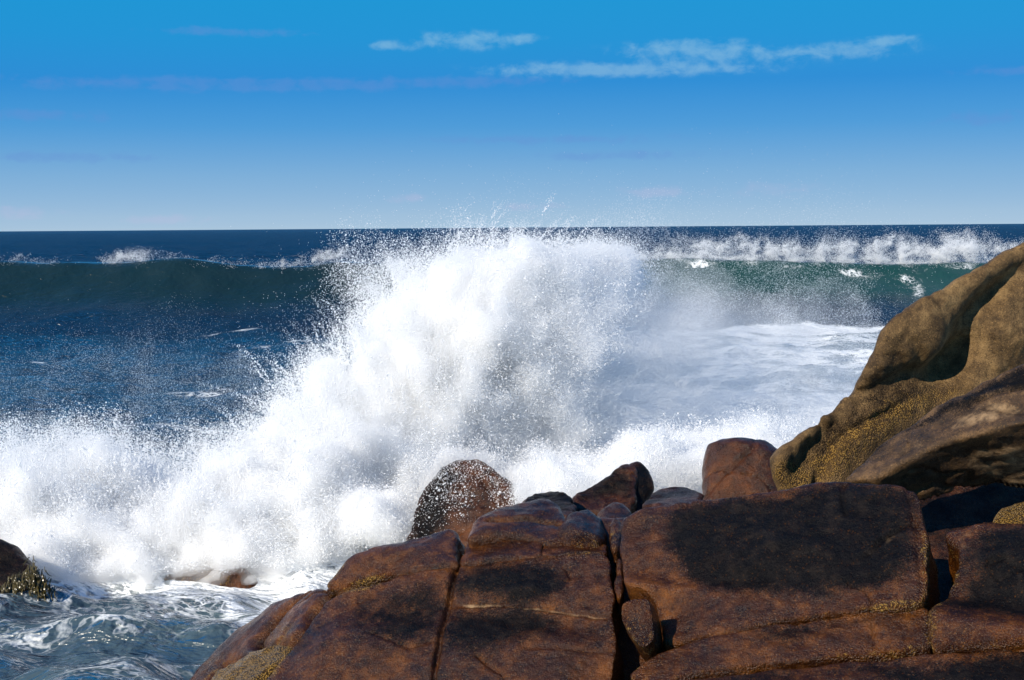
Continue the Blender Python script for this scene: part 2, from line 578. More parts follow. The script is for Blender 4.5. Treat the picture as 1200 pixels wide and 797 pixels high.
def build_sea():
    th = np.radians(np.linspace(-34, 34, 640))
    y1 = np.concatenate([np.exp(np.arange(np.log(9.0), np.log(73.0), 0.0052)), np.arange(73.0, 90.0, 0.16), np.exp(np.arange(np.log(90.2), np.log(260.0), 0.0052))])
    y2 = np.exp(np.linspace(np.log(261.5), np.log(40000.0), 190))
    ys = np.concatenate([y1, y2])
    Y, T = np.meshgrid(ys, th, indexing='ij')
    X = Y * np.tan(T)
    x, y = X.ravel(), Y.ravel()
    n = len(x)
    sp = y * 0.0052
    dx, dy, z = np.zeros(n), np.zeros(n), np.zeros(n)
    near = np.exp(-((y - 17) / 9.0) ** 2)
    for gi, (L, dr, a, ph) in enumerate(WAVES):
        for l, d, am, p in zip(L, dr, a, ph):
            k = 2 * np.pi / l
            fade = sstep(l / sp, 2.5, 6.0)
            if gi == 0:
                fade = fade * (0.35 + 0.65 * sstep(y, 60, 120))
            if gi == 1:
                fade = fade * (0.75 + 0.5 * sstep(y, 92, 130))
            if gi == 2:
                fade = fade * (1.0 + 0.5 * near)
            if not np.any(fade > 0):
                continue
            arg = k * (x * math.cos(d) + y * math.sin(d)) + p
            s, c = np.sin(arg), np.cos(arg)
            z += am * fade * s
            q = 0.75 * am * fade
            dx += q * math.cos(d) * c
            dy += q * math.sin(d) * c
    # the breaker rolling in
    s = y - crest_y(x)
    A = crest_z(x)
    prof = np.where(s < 0, np.exp(-np.abs(s / 3.9) ** 1.5), np.exp(-(s / 11.0) ** 2))
    dx, dy = dx * (1 - 0.8 * prof), dy * (1 - 0.8 * prof)
    z = z * (1 - 0.72 * prof) + A * prof - 0.45 * np.exp(-((s + 11) / 5.0) ** 2)
    dy += -(1.1 + 0.4 * sstep(x, 4, 14)) * prof ** 3
    # a lower swell in front of it, and a ridge where the backwash meets the surf on the left
    z += 0.35 * np.exp(-((y - 50 - 0.1 * x) / 4.0) ** 2) * sstep(-x, -6, 6)
    z += 0.25 * np.exp(-((y - 37 + 0.05 * x) / 2.2) ** 2)
    X2, Y2 = x + dx, y + dy
    # where the foam lies
    pn = fbm(np.stack([x * 0.11, y * 0.11, np.zeros(n)], 1), 4)
    ps = fbm(np.stack([x * 0.5, y * 0.5, np.ones(n) * 3], 1), 3)
    pxl = x / y * F + 600
    foam = np.zeros(n)
    right = sstep(x + 0.25 * (y - 24), 0.0, 7.0) if False else sstep(x, -1.0 + 0.02 * y, 4.5)
    surf = sstep(y, 20, 24) * (1 - sstep(y, 66, 74))
    foam = np.maximum(foam, right * surf * (0.42 + 0.42 * pn + 0.26 * ps + 0.28 * np.exp(-((y - 30) / 9.0) ** 2)))
    edge = np.exp(-((y - 71 - 1.5 * pn) / 2.2) ** 2) * sstep(x, 8, 13)
    foam = np.maximum(foam, 1.2 * edge)
    bl = sstep(-x, -2, 1) * np.exp(-((y - 24) / 5.0) ** 2)
    foam = np.maximum(foam, bl * 0.95)
    nearf = (1 - sstep(y, 18.5, 23)) * (0.30 + 0.2 * pn + 0.18 * ps)
    nearf += np.exp(-((y - 20.5) / 1.2) ** 2) * 0.18
    nearf = np.where(x > -3.4, nearf + 0.22 * sstep(y, 15, 19), nearf)
    foam = np.maximum(foam, np.where(y < 24, nearf, 0))
    for (px_, y0, sx, sy, st) in ((52, 54.5, 0.8, 0.7, 0.75), (90, 54.0, 0.5, 0.5, 0.6), (270, 71, 1.6, 0.7, 0.45), (250, 43, 1.6, 0.5, 0.42),
                                  (330, 60, 2.0, 0.5, 0.35), (215, 35, 2.5, 0.8, 0.35), (230, 46, 3, 0.4, 0.3)):
        foam = np.maximum(foam, st * np.exp(-((x - (px_ - 600) / F * y0) / sx) ** 2 - ((y - y0) / sy) ** 2))
    lip = prof * (s > -1.3) * (s < 1.2)
    rr = sstep(pxl, 730, 800)
    foam = np.maximum(foam, lip * rr * (0.20 + 0.15 * pn + 0.25 * ps))
    foam = np.maximum(foam, (0.40 + 0.6 * ps) * np.exp(-((pxl - 1064 + 9 * (s + 3)) / 15) ** 2 - ((s + 2.8) / 1.5) ** 2))
    foam = np.maximum(foam, (0.2 + 0.3 * ps) * np.exp(-((pxl - 1015) / 45) ** 2 - ((s + 1.5) / 0.7) ** 2))
    turb = np.clip((1 - sstep(y, 20, 40)) * 0.62 + right * surf * 0.8, 0, 1)
    turb = np.maximum(turb, 0.22 * (1 - sstep(y, 40, 66)))
    turb = np.maximum(turb, (0.05 + 0.08 * sstep(pxl, 600, 900)) * sstep(prof, 0.0, 0.5))  # breaker face: light passing through, painted as a slight turbid tint
    turb = turb * (1 + 0.5 * ps)
    nr, nc = Y.shape
    i = np.arange(nr - 1)[:, None] * nc + np.arange(nc - 1)[None, :]
    q = np.stack([i, i + 1, i + nc + 1, i + nc], -1).reshape(-1, 4)
    me = mesh_from('sea', np.stack([X2, Y2, z], 1), q)
    set_attr(me, 'foam', np.clip(foam, 0, 1.3))
    set_attr(me, 'calm', 0.6 * sstep(prof * (s < 3), 0.03, 0.45))
    set_attr(me, 'green', sstep(prof * (s < 3), 0.05, 0.5) * sstep(pxl, 620, 860))
    set_attr(me, 'far', sstep(y, 88, 260))
    set_attr(me, 'turbid_translucent', np.clip(turb, 0, 1))
    return tag(link('sea', me, M_WATER), 'deep blue sea with one tall breaker rolling in and foam near the rocks', 'sea', kind='structure')


build_sea()


# ------------------------------------------------------------------ rocks
def make_rock(name, poly, depth, mat, thick=1.0, rnd=0.12, vox=0.022, smooth=2, corner=0.04, grow=0.013, reliefs=(), cracks=(), stains=(), barnacles=(),
              pales=(), amp=0.75, warp=0.035, taper=0.0, bulge=0.0, parent=None, label=None, cat=None, group=None, seed=0.0, strata=0.0, fracture=0.03):
    """A solid block: the outline of its exposed face lies on the plane through the three points of `depth`
    (px, py, distance); the body goes `thick` metres back from that face and every edge is rounded."""
    a, b, c = [P(*d) for d in depth]
    n = np.cross(b - a, c - a)
    n /= np.linalg.norm(n)
    if n @ (np.array([0, 0, CAM_H]) - a) < 0:
        n = -n
    u = np.cross([0, 0, 1.0], n)
    u /= np.linalg.norm(u)
    v = np.cross(n, u)
    o0 = np.array([0, 0, CAM_H])

    def loc(px, py):
        d = ray(px, py)
        t = ((a - o0) @ n) / (d @ n)
        p = o0 + d * t - a
        return np.array([p @ u, p @ v])

    pl = chaikin([loc(*q) for q in poly], smooth, corner)
    m = 0.16 + max(0.0, taper) * thick
    lo, hi = pl.min(0) - m, pl.max(0) + m
    top = 0.25 + bulge + sum(max(0, r[5]) for r in reliefs)
    us = np.arange(lo[0], hi[0] + vox, vox)
    vs = np.arange(lo[1], hi[1] + vox, vox)
    ns = np.arange(-thick - 3 * vox, top, vox)
    U, V = np.meshgrid(us, vs, indexing='ij')
    flat = a + U.ravel()[:, None] * u + V.ravel()[:, None] * v
    wu = fbm(flat * 1.5 + 5.1, 4).reshape(U.shape) * warp
    wv = fbm(flat * 1.5 + 31.7, 4).reshape(U.shape) * warp
    d2 = poly_sdf(U + wu, V + wv, pl) - grow
    H = np.zeros(U.shape)
    if bulge:
        H += bulge * (1 - np.exp(d2 / max(0.25 * min(hi - lo), 0.1))).clip(0)
    for (px, py, rx, ry, ang, am) in reliefs:
        p0 = loc(px, py)
        ca, sa = math.cos(math.radians(ang)), math.sin(math.radians(ang))
        du, dv = U - p0[0], V - p0[1]
        H += am * np.exp(-((du * ca + dv * sa) / rx) ** 2 - ((-du * sa + dv * ca) / ry) ** 2)
    for (pts, wd, dp) in cracks:
        L = line_dist(U + wu * 0.6, V + wv * 0.6, np.array([loc(*q) for q in pts]))
        H -= dp * np.exp(-(L / wd) ** 2)
    dn = ns[None, None, :] - H[:, :, None]
    dd = d2[:, :, None] + taper * ns[None, None, :].clip(None, 0)
    q1, q2 = dd + rnd, dn + rnd
    f = np.minimum(np.maximum(q1, q2), 0) + np.sqrt(np.maximum(q1, 0) ** 2 + np.maximum(q2, 0) ** 2) - rnd
    f = np.maximum(f, -ns[None, None, :] - thick)
    band = np.nonzero(np.abs(f) < 0.16)
    pw = np.stack([us[band[0]], vs[band[1]], ns[band[2]]], 1)
    world = a + pw[:, :1] * u + pw[:, 1:2] * v + pw[:, 2:] * n
    g = amp * (0.028 * fbm(world * 0.9, 2) + 0.017 * fbm(world * 2.9, 3) + 0.008 * fbm(world * 9.0, 3))
    fr1 = fbm(world * 0.62 + 2.0, 3, 0.45)
    fr2 = fbm(world * 0.8 + 40.0, 3, 0.5)
    g += fracture * np.exp(-(fr1 / 0.022) ** 2) * sstep(fr2, -0.1, 0.25)
    if strata:
        g += strata * np.abs(fbm(world * [1.2, 1.2, 9.0] + seed, 3))
    f[band] += g
    verts, quads = surface_nets(f)
    lv = lo[0] + verts[:, 0] * vox, lo[1] + verts[:, 1] * vox, ns[0] + verts[:, 2] * vox
    wpos = a + lv[0][:, None] * u + lv[1][:, None] * v + lv[2][:, None] * n
    cen = wpos.mean(0)
    cen[2] = wpos[:, 2].min()
    me = mesh_from(name, wpos - cen, quads)
    for key, items in (('stain', stains), ('barnacle', barnacles), ('pale', pales)):
        val = np.zeros(len(wpos))
        for (pp, soft, strength) in items:
            q = chaikin([loc(*k) for k in pp], 2)
            ss = poly_sdf(lv[0], lv[1], q)
            wide = 2.4 if key == 'stain' else 1.0
            if key == 'stain':
                ss = ss + 0.10 * fbm(wpos * 0.9 + 5, 4)
            val = np.maximum(val, strength * sstep(-ss, -soft * wide, soft * wide))
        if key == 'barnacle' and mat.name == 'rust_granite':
            rim = np.exp(-(poly_sdf(lv[0], lv[1], pl) / 0.07) ** 2) * (lv[2] > -0.2)  # golden speckle along the block edges
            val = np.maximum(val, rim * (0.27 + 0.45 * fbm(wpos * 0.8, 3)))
        set_attr(me, key, val)
    ob = link(name, me, mat, parent)
    ob.location = cen
    if label:
        tag(ob, label, cat, group)
    return ob


def empty(name, loc, label, cat, group=None):
    e = bpy.data.objects.new(name, None)
    scene.collection.objects.link(e)
    e.location = loc
    e.empty_display_size = 0.3
    tag(e, label, cat, group)
    return e


def adopt(parent, *obs):
    for ob in obs:
        ob.parent = parent
        ob.location = Vector(ob.location) - Vector(parent.location)


# ---- the jointed outcrop on the left of the foreground
DL = ((320, 797, 12.0), (720, 797, 11.1), (632, 648, 12.6))
outcrop = empty('rock_outcrop', (-0.4, 12.5, 0.0), 'rust brown granite outcrop split by narrow cracks, sloping down into the choppy water', 'rock outcrop')
pieces = []
pieces.append(make_rock('slab', [(290, 815), (333, 760), (357, 724), (380, 696), (452, 681), (535, 665), (575, 655), (632, 649), (700, 649), (713, 652), (717, 697), (722, 756), (716, 800), (705, 880), (270, 880)],
                        ((320, 797, 12.0), (720, 797, 11.1), (600, 655, 12.7)), M_RUST, 1.3, 0.025, 0.018,
                        reliefs=((330, 740, 0.3, 0.9, 20, -0.12), (430, 760, 0.8, 0.35, 10, 0.05), (600, 690, 0.6, 0.16, 0, 0.04), (620, 724, 0.8, 0.14, 0, -0.04), (700, 780, 0.25, 0.4, 0, -0.06),
                                 (470, 715, 0.5, 0.2, 0, -0.04)),
                        cracks=(([(535, 664), (529, 690), (524, 711), (517, 745), (510, 783), (502, 880)], 0.022, 0.06), ([(530, 707), (580, 709), (640, 711), (712, 720)], 0.022, 0.025),
                                ([(440, 745), (480, 760), (512, 752)], 0.02, 0.02), ([(560, 772), (590, 790), (600, 820)], 0.02, 0.03), ([(620, 757), (715, 757)], 0.02, 0.014)),
                        stains=(([(420, 715), (470, 692), (522, 683), (516, 745), (470, 765), (425, 755)], 0.18, 0.85),
                                ([(528, 682), (560, 664), (610, 660), (660, 666), (672, 685), (640, 704), (580, 704), (526, 702)], 0.12, 1.0),
                                ([(526, 712), (580, 714), (640, 716), (660, 730), (620, 747), (570, 760), (520, 755)], 0.15, 1.0)),
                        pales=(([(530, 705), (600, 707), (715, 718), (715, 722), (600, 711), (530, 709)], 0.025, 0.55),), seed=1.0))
pieces.append(make_rock('ledge_block', [(380, 692), (384, 682), (411, 658), (456, 640), (500, 627), (530, 619), (537, 630), (535, 661), (490, 669), (440, 677)],
                        ((400, 690, 13.0), (534, 662, 12.75), (524, 619, 13.4)), M_RUST, 1.0, 0.05, 0.018,
                        reliefs=((440, 655, 0.6, 0.2, 20, 0.05),), bulge=0.06, seed=3.0))
pieces.append(make_rock('flank_block', [(318, 745), (335, 722), (352, 703), (378, 685), (384, 690), (362, 716), (350, 738), (334, 758), (310, 762), (302, 753)],
                        ((318, 755, 13.0), (350, 738, 12.6), (372, 690, 13.4)), M_RUST, 1.2, 0.12, 0.02, bulge=0.06,
                        barnacles=(([(300, 755), (345, 722), (352, 735), (334, 760), (305, 765)], 0.08, 0.45),), seed=4.0))
pieces.append(make_rock('flank_block', [(200, 830), (222, 797), (255, 762), (281, 737), (320, 706), (350, 690), (374, 684), (352, 700), (318, 728), (300, 748), (298, 764), (262, 781), (240, 800), (225, 830)],
                        ((230, 800, 13.6), (300, 760, 13.1), (335, 700, 14.0)), M_RUST, 1.6, 0.16, 0.024, bulge=0.05,
                        barnacles=(([(225, 800), (255, 764), (300, 770), (260, 800)], 0.08, 0.4), ([(265, 742), (300, 720), (310, 728), (270, 752)], 0.06, 0.5)), seed=5.0))
pieces.append(make_rock('barnacled_ledge', [(240, 800), (262, 783), (300, 765), (335, 758), (330, 772), (300, 795), (270, 840), (220, 840)],
                        ((255, 800, 12.75), (330, 768, 12.45), (262, 784, 13.0)), M_RUST, 1.0, 0.05, 0.022, barnacles=(([(200, 850), (240, 770), (350, 745), (340, 780), (290, 860)], 0.1, 1.0),), amp=1.4, seed=6.0))
pieces.append(make_rock('cap_block', [(540, 658), (545, 640), (556, 627), (600, 626), (640, 632), (636, 650), (590, 655)],
                        ((545, 658, 12.75), (636, 651, 12.6), (600, 622, 13.2)), M_RUST, 0.9, 0.04, 0.018, seed=7.0))
pieces.append(make_rock('cap_block', [(637, 650), (641, 634), (665, 633), (711, 636), (713, 649), (675, 648)],
                        ((640, 650, 12.6), (713, 649, 12.5), (680, 625, 13.1)), M_RUST, 0.9, 0.04, 0.018, seed=8.0))
pieces.append(make_rock('cap_stone', [(549, 628), (555, 612), (566, 602), (611, 586), (641, 582), (653, 590), (660, 612), (700, 618), (708, 634), (650, 634), (600, 625)],
                        ((550, 628, 13.0), (700, 634, 12.8), (630, 584, 13.9)), M_RUST, 0.9, 0.06, 0.018, bulge=0.06,
                        cracks=(([(577, 612), (620, 611), (655, 615)], 0.04, 0.07),), seed=9.0))
pieces.append(make_rock('cap_stone', [(655, 614), (664, 600), (690, 596), (704, 606), (712, 630), (700, 634), (670, 626)],
                        ((660, 620, 12.85), (710, 630, 12.75), (685, 597, 13.4)), M_RUST, 0.8, 0.12, 0.018, bulge=0.07, seed=10.0))
pieces.append(make_rock('sliver', [(716, 612), (722, 604), (727, 612), (726, 640), (719, 644)], ((717, 642, 12.5), (727, 640, 12.5), (722, 606, 13.0)), M_RUST, 0.7, 0.05, 0.014, warp=0.02, seed=11.0))
pieces.append(make_rock('sliver', [(722, 652), (729, 652), (731, 690), (726, 700), (720, 690)], ((722, 690, 12.0), (731, 690, 12.0), (726, 653, 12.4)), M_RUST, 0.7, 0.04, 0.014, warp=0.02, seed=12.0))
pieces.append(make_rock('bedrock', [(600, 640), (700, 600), (760, 600), (820, 640), (820, 880), (600, 880)], ((680, 780, 11.75), (800, 780, 11.65), (720, 620, 13.1)), M_RUST, 1.0, 0.1, 0.05, seed=31.0))
adopt(outcrop, *pieces)

make_rock('rock_shard', [(729, 706), (745, 701), (760, 702), (764, 735), (764, 748), (752, 757), (738, 742), (729, 726)],
          ((730, 706, 11.0), (764, 703, 10.95), (750, 756, 10.75)), M_RUST, 0.5, 0.012, 0.012, smooth=1, corner=0.02, warp=0.015, amp=0.35,
          label='small upright rock shard wedged in the joint between slab and black-faced block', cat='rock', seed=13.0)

# ---- the big black-faced block and the ledges under it
make_rock('granite_block', [(726, 612), (740, 600), (762, 592), (817, 586), (867, 580), (933, 572), (967, 565), (1021, 563), (1062, 571), (1075, 585), (1083, 626),
                            (1089, 680), (1085, 701), (1058, 708), (992, 717), (900, 726), (842, 740), (785, 752), (776, 735), (764, 700), (733, 690), (729, 660)],
          ((760, 745, 11.1), (1070, 700, 10.7), (940, 575, 12.05)), M_RUST, 1.5, 0.035, 0.02,
          reliefs=((770, 720, 0.25, 0.2, 0, -0.10), (930, 640, 0.8, 0.3, 0, 0.05), (760, 690, 0.3, 0.1, 0, 0.06), (840, 675, 0.7, 0.12, 0, -0.03)),
          cracks=(([(990, 568), (988, 590), (991, 606)], 0.02, 0.03), ([(1062, 572), (1073, 620), (1083, 690)], 0.03, 0.025)),
          stains=(([(782, 600), (830, 592), (900, 582), (960, 570), (1040, 568), (1062, 590), (1066, 620), (1066, 660), (1050, 682), (1000, 694), (930, 698), (860, 696), (800, 680), (778, 645)], 0.11, 1.0),),
          pales=(([(1030, 625), (1052, 622), (1050, 655), (1030, 668)], 0.09, 0.42),),
          label='broad rounded granite block with a large black patch framed by rust brown edges', cat='rock', seed=14.0)
make_rock('rock_ledge', [(735, 792), (748, 776), (778, 757), (842, 744), (900, 731), (992, 722), (1058, 713), (1088, 708), (1091, 735), (1090, 758), (1040, 763), (950, 769), (880, 780), (817, 789), (770, 800)],
          ((760, 790, 10.6), (1085, 757, 10.3), (1000, 722, 10.75)), M_RUST, 1.2, 0.03, 0.02,
          stains=(([(890, 738), (960, 728), (1050, 718), (1045, 730), (980, 738), (900, 748)], 0.1, 0.75),),
          barnacles=(([(760, 795), (900, 772), (900, 782), (780, 800)], 0.05, 0.35),),
          label='long rust brown rock ledge between two cracks below the black-patched block', cat='rock', seed=15.0)
make_rock('rock_shelf', [(720, 808), (770, 803), (817, 794), (880, 785), (950, 774), (1040, 768), (1090, 764), (1200, 758), (1320, 752), (1330, 870), (720, 880)],
          ((760, 800, 10.45), (1200, 797, 9.6), (1100, 768, 10.05)), M_RUST, 1.0, 0.06, 0.022,
          stains=(([(930, 782), (1090, 768), (1320, 758), (1330, 860), (1000, 860), (1050, 800)], 0.12, 1.0), ([(840, 790), (930, 778), (960, 800), (860, 830)], 0.1, 0.6)),
          label='low flat rock shelf with dark stains, lowest of the foreground rocks', cat='rock', seed=16.0)
make_rock('boulder', [(1092, 757), (1091, 712), (1108, 690), (1118, 665), (1116, 645), (1102, 626), (1106, 618), (1150, 609), (1200, 612), (1300, 612), (1310, 745), (1200, 752)],
          ((1100, 750, 10.2), (1200, 750, 9.95), (1150, 615, 11.2)), M_RUST, 1.3, 0.05, 0.022,
          reliefs=((1150, 690, 0.5, 0.2, 0, -0.12), (1150, 735, 0.6, 0.14, 0, 0.05)),
          stains=(([(1138, 622), (1190, 614), (1300, 612), (1300, 712), (1180, 716), (1110, 708), (1098, 700), (1135, 680)], 0.12, 1.0),),
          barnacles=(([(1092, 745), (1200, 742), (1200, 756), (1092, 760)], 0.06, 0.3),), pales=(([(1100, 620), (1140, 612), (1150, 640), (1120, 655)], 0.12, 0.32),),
          label='low boulder with golden brown rim and dark top, right beside the black-patched block', cat='rock', seed=17.0)
make_rock('barnacled_stone', [(1164, 606), (1172, 596), (1200, 588), (1260, 585), (1280, 620), (1200, 622), (1166, 612)],
          ((1165, 612, 11.9), (1220, 612, 11.8), (1200, 590, 12.2)), M_RUST, 0.6, 0.10, 0.022, bulge=0.05,
          barnacles=(([(1140, 640), (1140, 570), (1320, 560), (1320, 640)], 0.1, 1.0),),
          label='small sunlit golden barnacled stone at the mouth of the dark hollow', cat='rock', seed=18.0)

# ---- the leaning slab and the cliff on the right
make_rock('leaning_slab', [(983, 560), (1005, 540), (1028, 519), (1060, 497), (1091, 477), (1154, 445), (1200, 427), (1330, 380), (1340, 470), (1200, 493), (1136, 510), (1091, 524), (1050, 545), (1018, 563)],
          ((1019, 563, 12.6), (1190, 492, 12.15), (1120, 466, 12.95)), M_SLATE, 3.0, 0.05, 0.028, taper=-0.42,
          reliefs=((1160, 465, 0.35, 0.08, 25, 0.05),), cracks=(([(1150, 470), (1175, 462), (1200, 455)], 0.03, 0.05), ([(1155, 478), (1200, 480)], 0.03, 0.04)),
          stains=(([(1000, 545), (1028, 519), (1091, 477), (1200, 428), (1330, 385), (1330, 420), (1150, 470), (1090, 500), (1060, 508)], 0.07, 0.8),),  # upper band darker than the lower edge
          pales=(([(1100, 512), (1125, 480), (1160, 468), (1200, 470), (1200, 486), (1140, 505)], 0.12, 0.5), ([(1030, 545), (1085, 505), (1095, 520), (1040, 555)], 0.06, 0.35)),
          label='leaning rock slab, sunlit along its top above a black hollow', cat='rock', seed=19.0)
make_rock('cliff_rock', [(901, 536), (915, 520), (931, 506), (969, 477), (990, 455), (1010, 432), (1029, 402), (1035, 380), (1050, 362), (1082, 342), (1118, 318), (1163, 293), (1200, 272), (1330, 200), (1420, 300), (1420, 500), (1150, 515), (1040, 565), (1000, 600), (918, 604), (904, 572)],
          ((905, 545, 15.0), (1200, 285, 16.0), (1150, 500, 15.8)), M_TAN, 2.8, 0.26, 0.034, warp=0.05, amp=1.3, grow=0.02, taper=-0.8,
          reliefs=((1125, 420, 0.45, 0.22, 50, -0.42), (1092, 395, 0.3, 0.42, 60, 0.12), (1168, 345, 0.5, 0.13, 35, -0.2), (1192, 395, 0.3, 0.3, 0, 0.16),
                   (1052, 450, 0.75, 0.15, 15, -0.16), (968, 520, 0.6, 0.15, 42, -0.16)),
          cracks=(([(955, 572), (975, 530), (1020, 495), (1070, 470)], 0.05, 0.06), ([(1070, 400), (1078, 420), (1068, 440)], 0.06, 0.05)),
          barnacles=(([(925, 575), (920, 555), (950, 535), (1000, 490), (1060, 455), (1120, 452), (1150, 450), (1040, 520), (985, 570)], 0.2, 0.62), ([(905, 545), (930, 530), (980, 575), (915, 585)], 0.12, 0.75)),
          stains=(([(930, 560), (950, 510), (1000, 455), (1040, 430), (1090, 440), (1130, 450), (1060, 490), (1000, 540), (955, 565)], 0.2, 0.5), ([(1045, 385), (1080, 365), (1120, 380), (1100, 430), (1050, 430)], 0.2, 0.3)),  # shade of the turned-away cliff face, painted into its colour
          label='tall tan cliff rock with hollows, rising above the leaning slab', cat='rock', seed=20.0)

# ---- boulders at the edge of the surf
make_rock('boulder', [(824, 600), (823, 560), (824, 530), (829, 514), (844, 506), (867, 503), (896, 507), (917, 520), (922, 560), (925, 600)],
          ((830, 590, 17.6), (915, 590, 17.4), (870, 505, 18.2)), M_WET, 1.2, 0.3, 0.022, bulge=0.12,
          cracks=(([(886, 504), (884, 530), (850, 560), (830, 580)], 0.035, 0.03),),
          stains=(([(840, 503), (900, 503), (915, 525), (890, 520), (850, 514)], 0.08, 0.8),),
          label='reddish brown boulder with a flat top beside the foot of the tan cliff', cat='rock', seed=21.0)
make_rock('boulder', [(668, 600), (671, 580), (682, 569), (700, 561), (712, 556), (729, 545), (740, 548), (744, 580), (735, 600)],
          ((672, 590, 18.0), (740, 590, 17.9), (715, 556, 18.5)), M_WET, 0.9, 0.07, 0.02, bulge=0.03, amp=1.6,
          stains=(([(660, 600), (680, 560), (730, 540), (745, 560), (742, 600), (720, 575)], 0.08, 0.7),),
          label='small brown boulder with a peaked top amid the white surf', cat='rock', seed=22.0)
make_rock('boulder', [(741, 600), (741, 560), (735, 545), (750, 540), (760, 548), (766, 568), (758, 588), (750, 605)],
          ((742, 590, 18.1), (762, 590, 18.2), (750, 542, 18.7)), M_WET, 0.8, 0.08, 0.02,
          stains=(([(735, 538), (770, 538), (770, 610), (735, 610)], 0.08, 0.9),),
          label='narrow dark fin of rock fringed with spray behind the peaked brown boulder', cat='rock', seed=23.0)
make_rock('boulder', [(692, 615), (696, 596), (715, 586), (732, 588), (741, 598), (738, 620)], ((695, 610, 15.6), (738, 610, 15.5), (718, 588, 16.0)), M_RUST, 0.8, 0.12, 0.02, bulge=0.05,
          label='low rounded brown stone at the head of the open joint', cat='rock', seed=24.0)
make_rock('flat_rock', [(745, 600), (750, 588), (772, 572), (802, 568), (822, 573), (824, 595)], ((750, 592, 16.8), (820, 586, 16.7), (790, 570, 17.6)), M_WET, 0.8, 0.08, 0.02, strata=0.04,
          stains=(([(745, 592), (772, 570), (822, 570), (822, 580), (780, 584)], 0.06, 0.55),),
          label='flat wet grey ledge of rock left of the flat-topped boulder', cat='rock', seed=25.0)
make_rock('flat_rock', [(610, 592), (614, 580), (634, 576), (650, 574), (662, 580), (673, 590), (668, 604), (640, 600)], ((612, 590, 17.4), (670, 592, 17.2), (645, 577, 17.9)), M_WET, 0.8, 0.08, 0.02,
          stains=(([(600, 600), (600, 570), (680, 570), (680, 600)], 0.08, 0.7),), amp=1.6,
          label='cluster of low black wet rock behind the outcrop\'s cap stones', cat='rock', seed=26.0)
make_rock('boulder', [(468, 640), (482, 606), (497, 570), (512, 549), (538, 535), (566, 540), (588, 557), (602, 576), (614, 596), (626, 640)],
          ((490, 620, 20.4), (612, 610, 20.0), (550, 540, 21.2)), M_WET, 1.4, 0.12, 0.024, bulge=0.08, amp=1.8,
          cracks=(([(560, 560), (578, 580), (586, 596)], 0.04, 0.05), ([(575, 558), (592, 580)], 0.04, 0.04)),
          stains=(([(465, 640), (484, 590), (505, 545), (535, 532), (540, 570), (515, 640)], 0.16, 0.85),),
          label='dark wet boulder taking the full burst of the breaking wave', cat='rock', seed=27.0)
rockm = make_rock('boulder', [(-60, 720), (-60, 630), (-20, 622), (4, 630), (24, 642), (42, 660), (50, 678), (57, 692), (50, 705), (0, 715)],
                  ((0, 700, 18.4), (50, 692, 18.5), (10, 645, 19.0)), M_WET, 1.2, 0.18, 0.026, bulge=0.1, amp=1.3,
                  stains=(([(-60, 720), (-60, 615), (0, 620), (40, 650), (65, 690), (55, 715)], 0.12, 0.75),),
                  label='dark brown boulder hung with seaweed standing alone in the water', cat='rock', seed=28.0)
make_rock('flat_rock', [(192, 670), (212, 666), (228, 662), (255, 665), (262, 668), (284, 665), (290, 668), (270, 671), (240, 671), (215, 672)],
          ((190, 677, 20.15), (290, 676, 20.15), (240, 663, 20.75)), M_WET, 0.45, 0.05, 0.02, bulge=0.0, amp=2.0, taper=0.9,
          barnacles=(([(170, 690), (170, 655), (275, 655), (275, 690)], 0.1, 0.5),),
          label='low weedy rock barely awash under the white surf', cat='rock', seed=29.0)
# a mass of bedrock behind the hollow that carries the slab and the cliff
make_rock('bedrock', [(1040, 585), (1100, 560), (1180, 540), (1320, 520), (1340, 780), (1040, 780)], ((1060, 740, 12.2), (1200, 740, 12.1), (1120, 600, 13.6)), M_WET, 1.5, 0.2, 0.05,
          stains=(([(1000, 520), (1400, 480), (1400, 800), (1000, 800)], 0.2, 0.55),),  # whole face darkened in colour to deepen the hollow's shade
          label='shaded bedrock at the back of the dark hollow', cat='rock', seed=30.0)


def seaweed(rock, spots, n, seed):
    r = np.random.default_rng(seed)
    vs, qs = [], []
    for _ in range(n):
        p = spots[r.integers(len(spots))] + r.normal(0, 0.06, 3)
        L = r.uniform(0.06, 0.17)
        d = np.array([r.normal(0.25, 0.35), -0.4 + r.normal(0, 0.25), -0.8])
        d /= np.linalg.norm(d)
        sd_ = np.cross(d, [0, 1, 0.2])
        sd_ /= np.linalg.norm(sd_)
        wd = r.uniform(0.005, 0.011)
        b0 = len(vs)
        for k in range(5):
            t = k / 4
            c = p + d * L * t + np.array([0, -0.06 * math.sin(t * 3), 0])
            ww = wd * (1 - 0.8 * t * t)
            vs += [c - sd_ * ww, c + sd_ * ww]
        for k in range(4):
            i = b0 + 2 * k
            qs.append((i, i + 1, i + 3, i + 2))
    loc0 = np.array(rock.location)
    me = mesh_from('seaweed', np.array(vs) - loc0, np.array(qs))
    o = link('seaweed', me, M_WEED, rock)
    o['kind'] = 'stuff'


seaweed(rockm, [P(x, y, 18.35) for x, y in ((20, 682), (28, 678), (36, 676), (43, 680), (48, 686), (12, 690), (4, 692), (52, 690), (40, 668))], 420, 5)


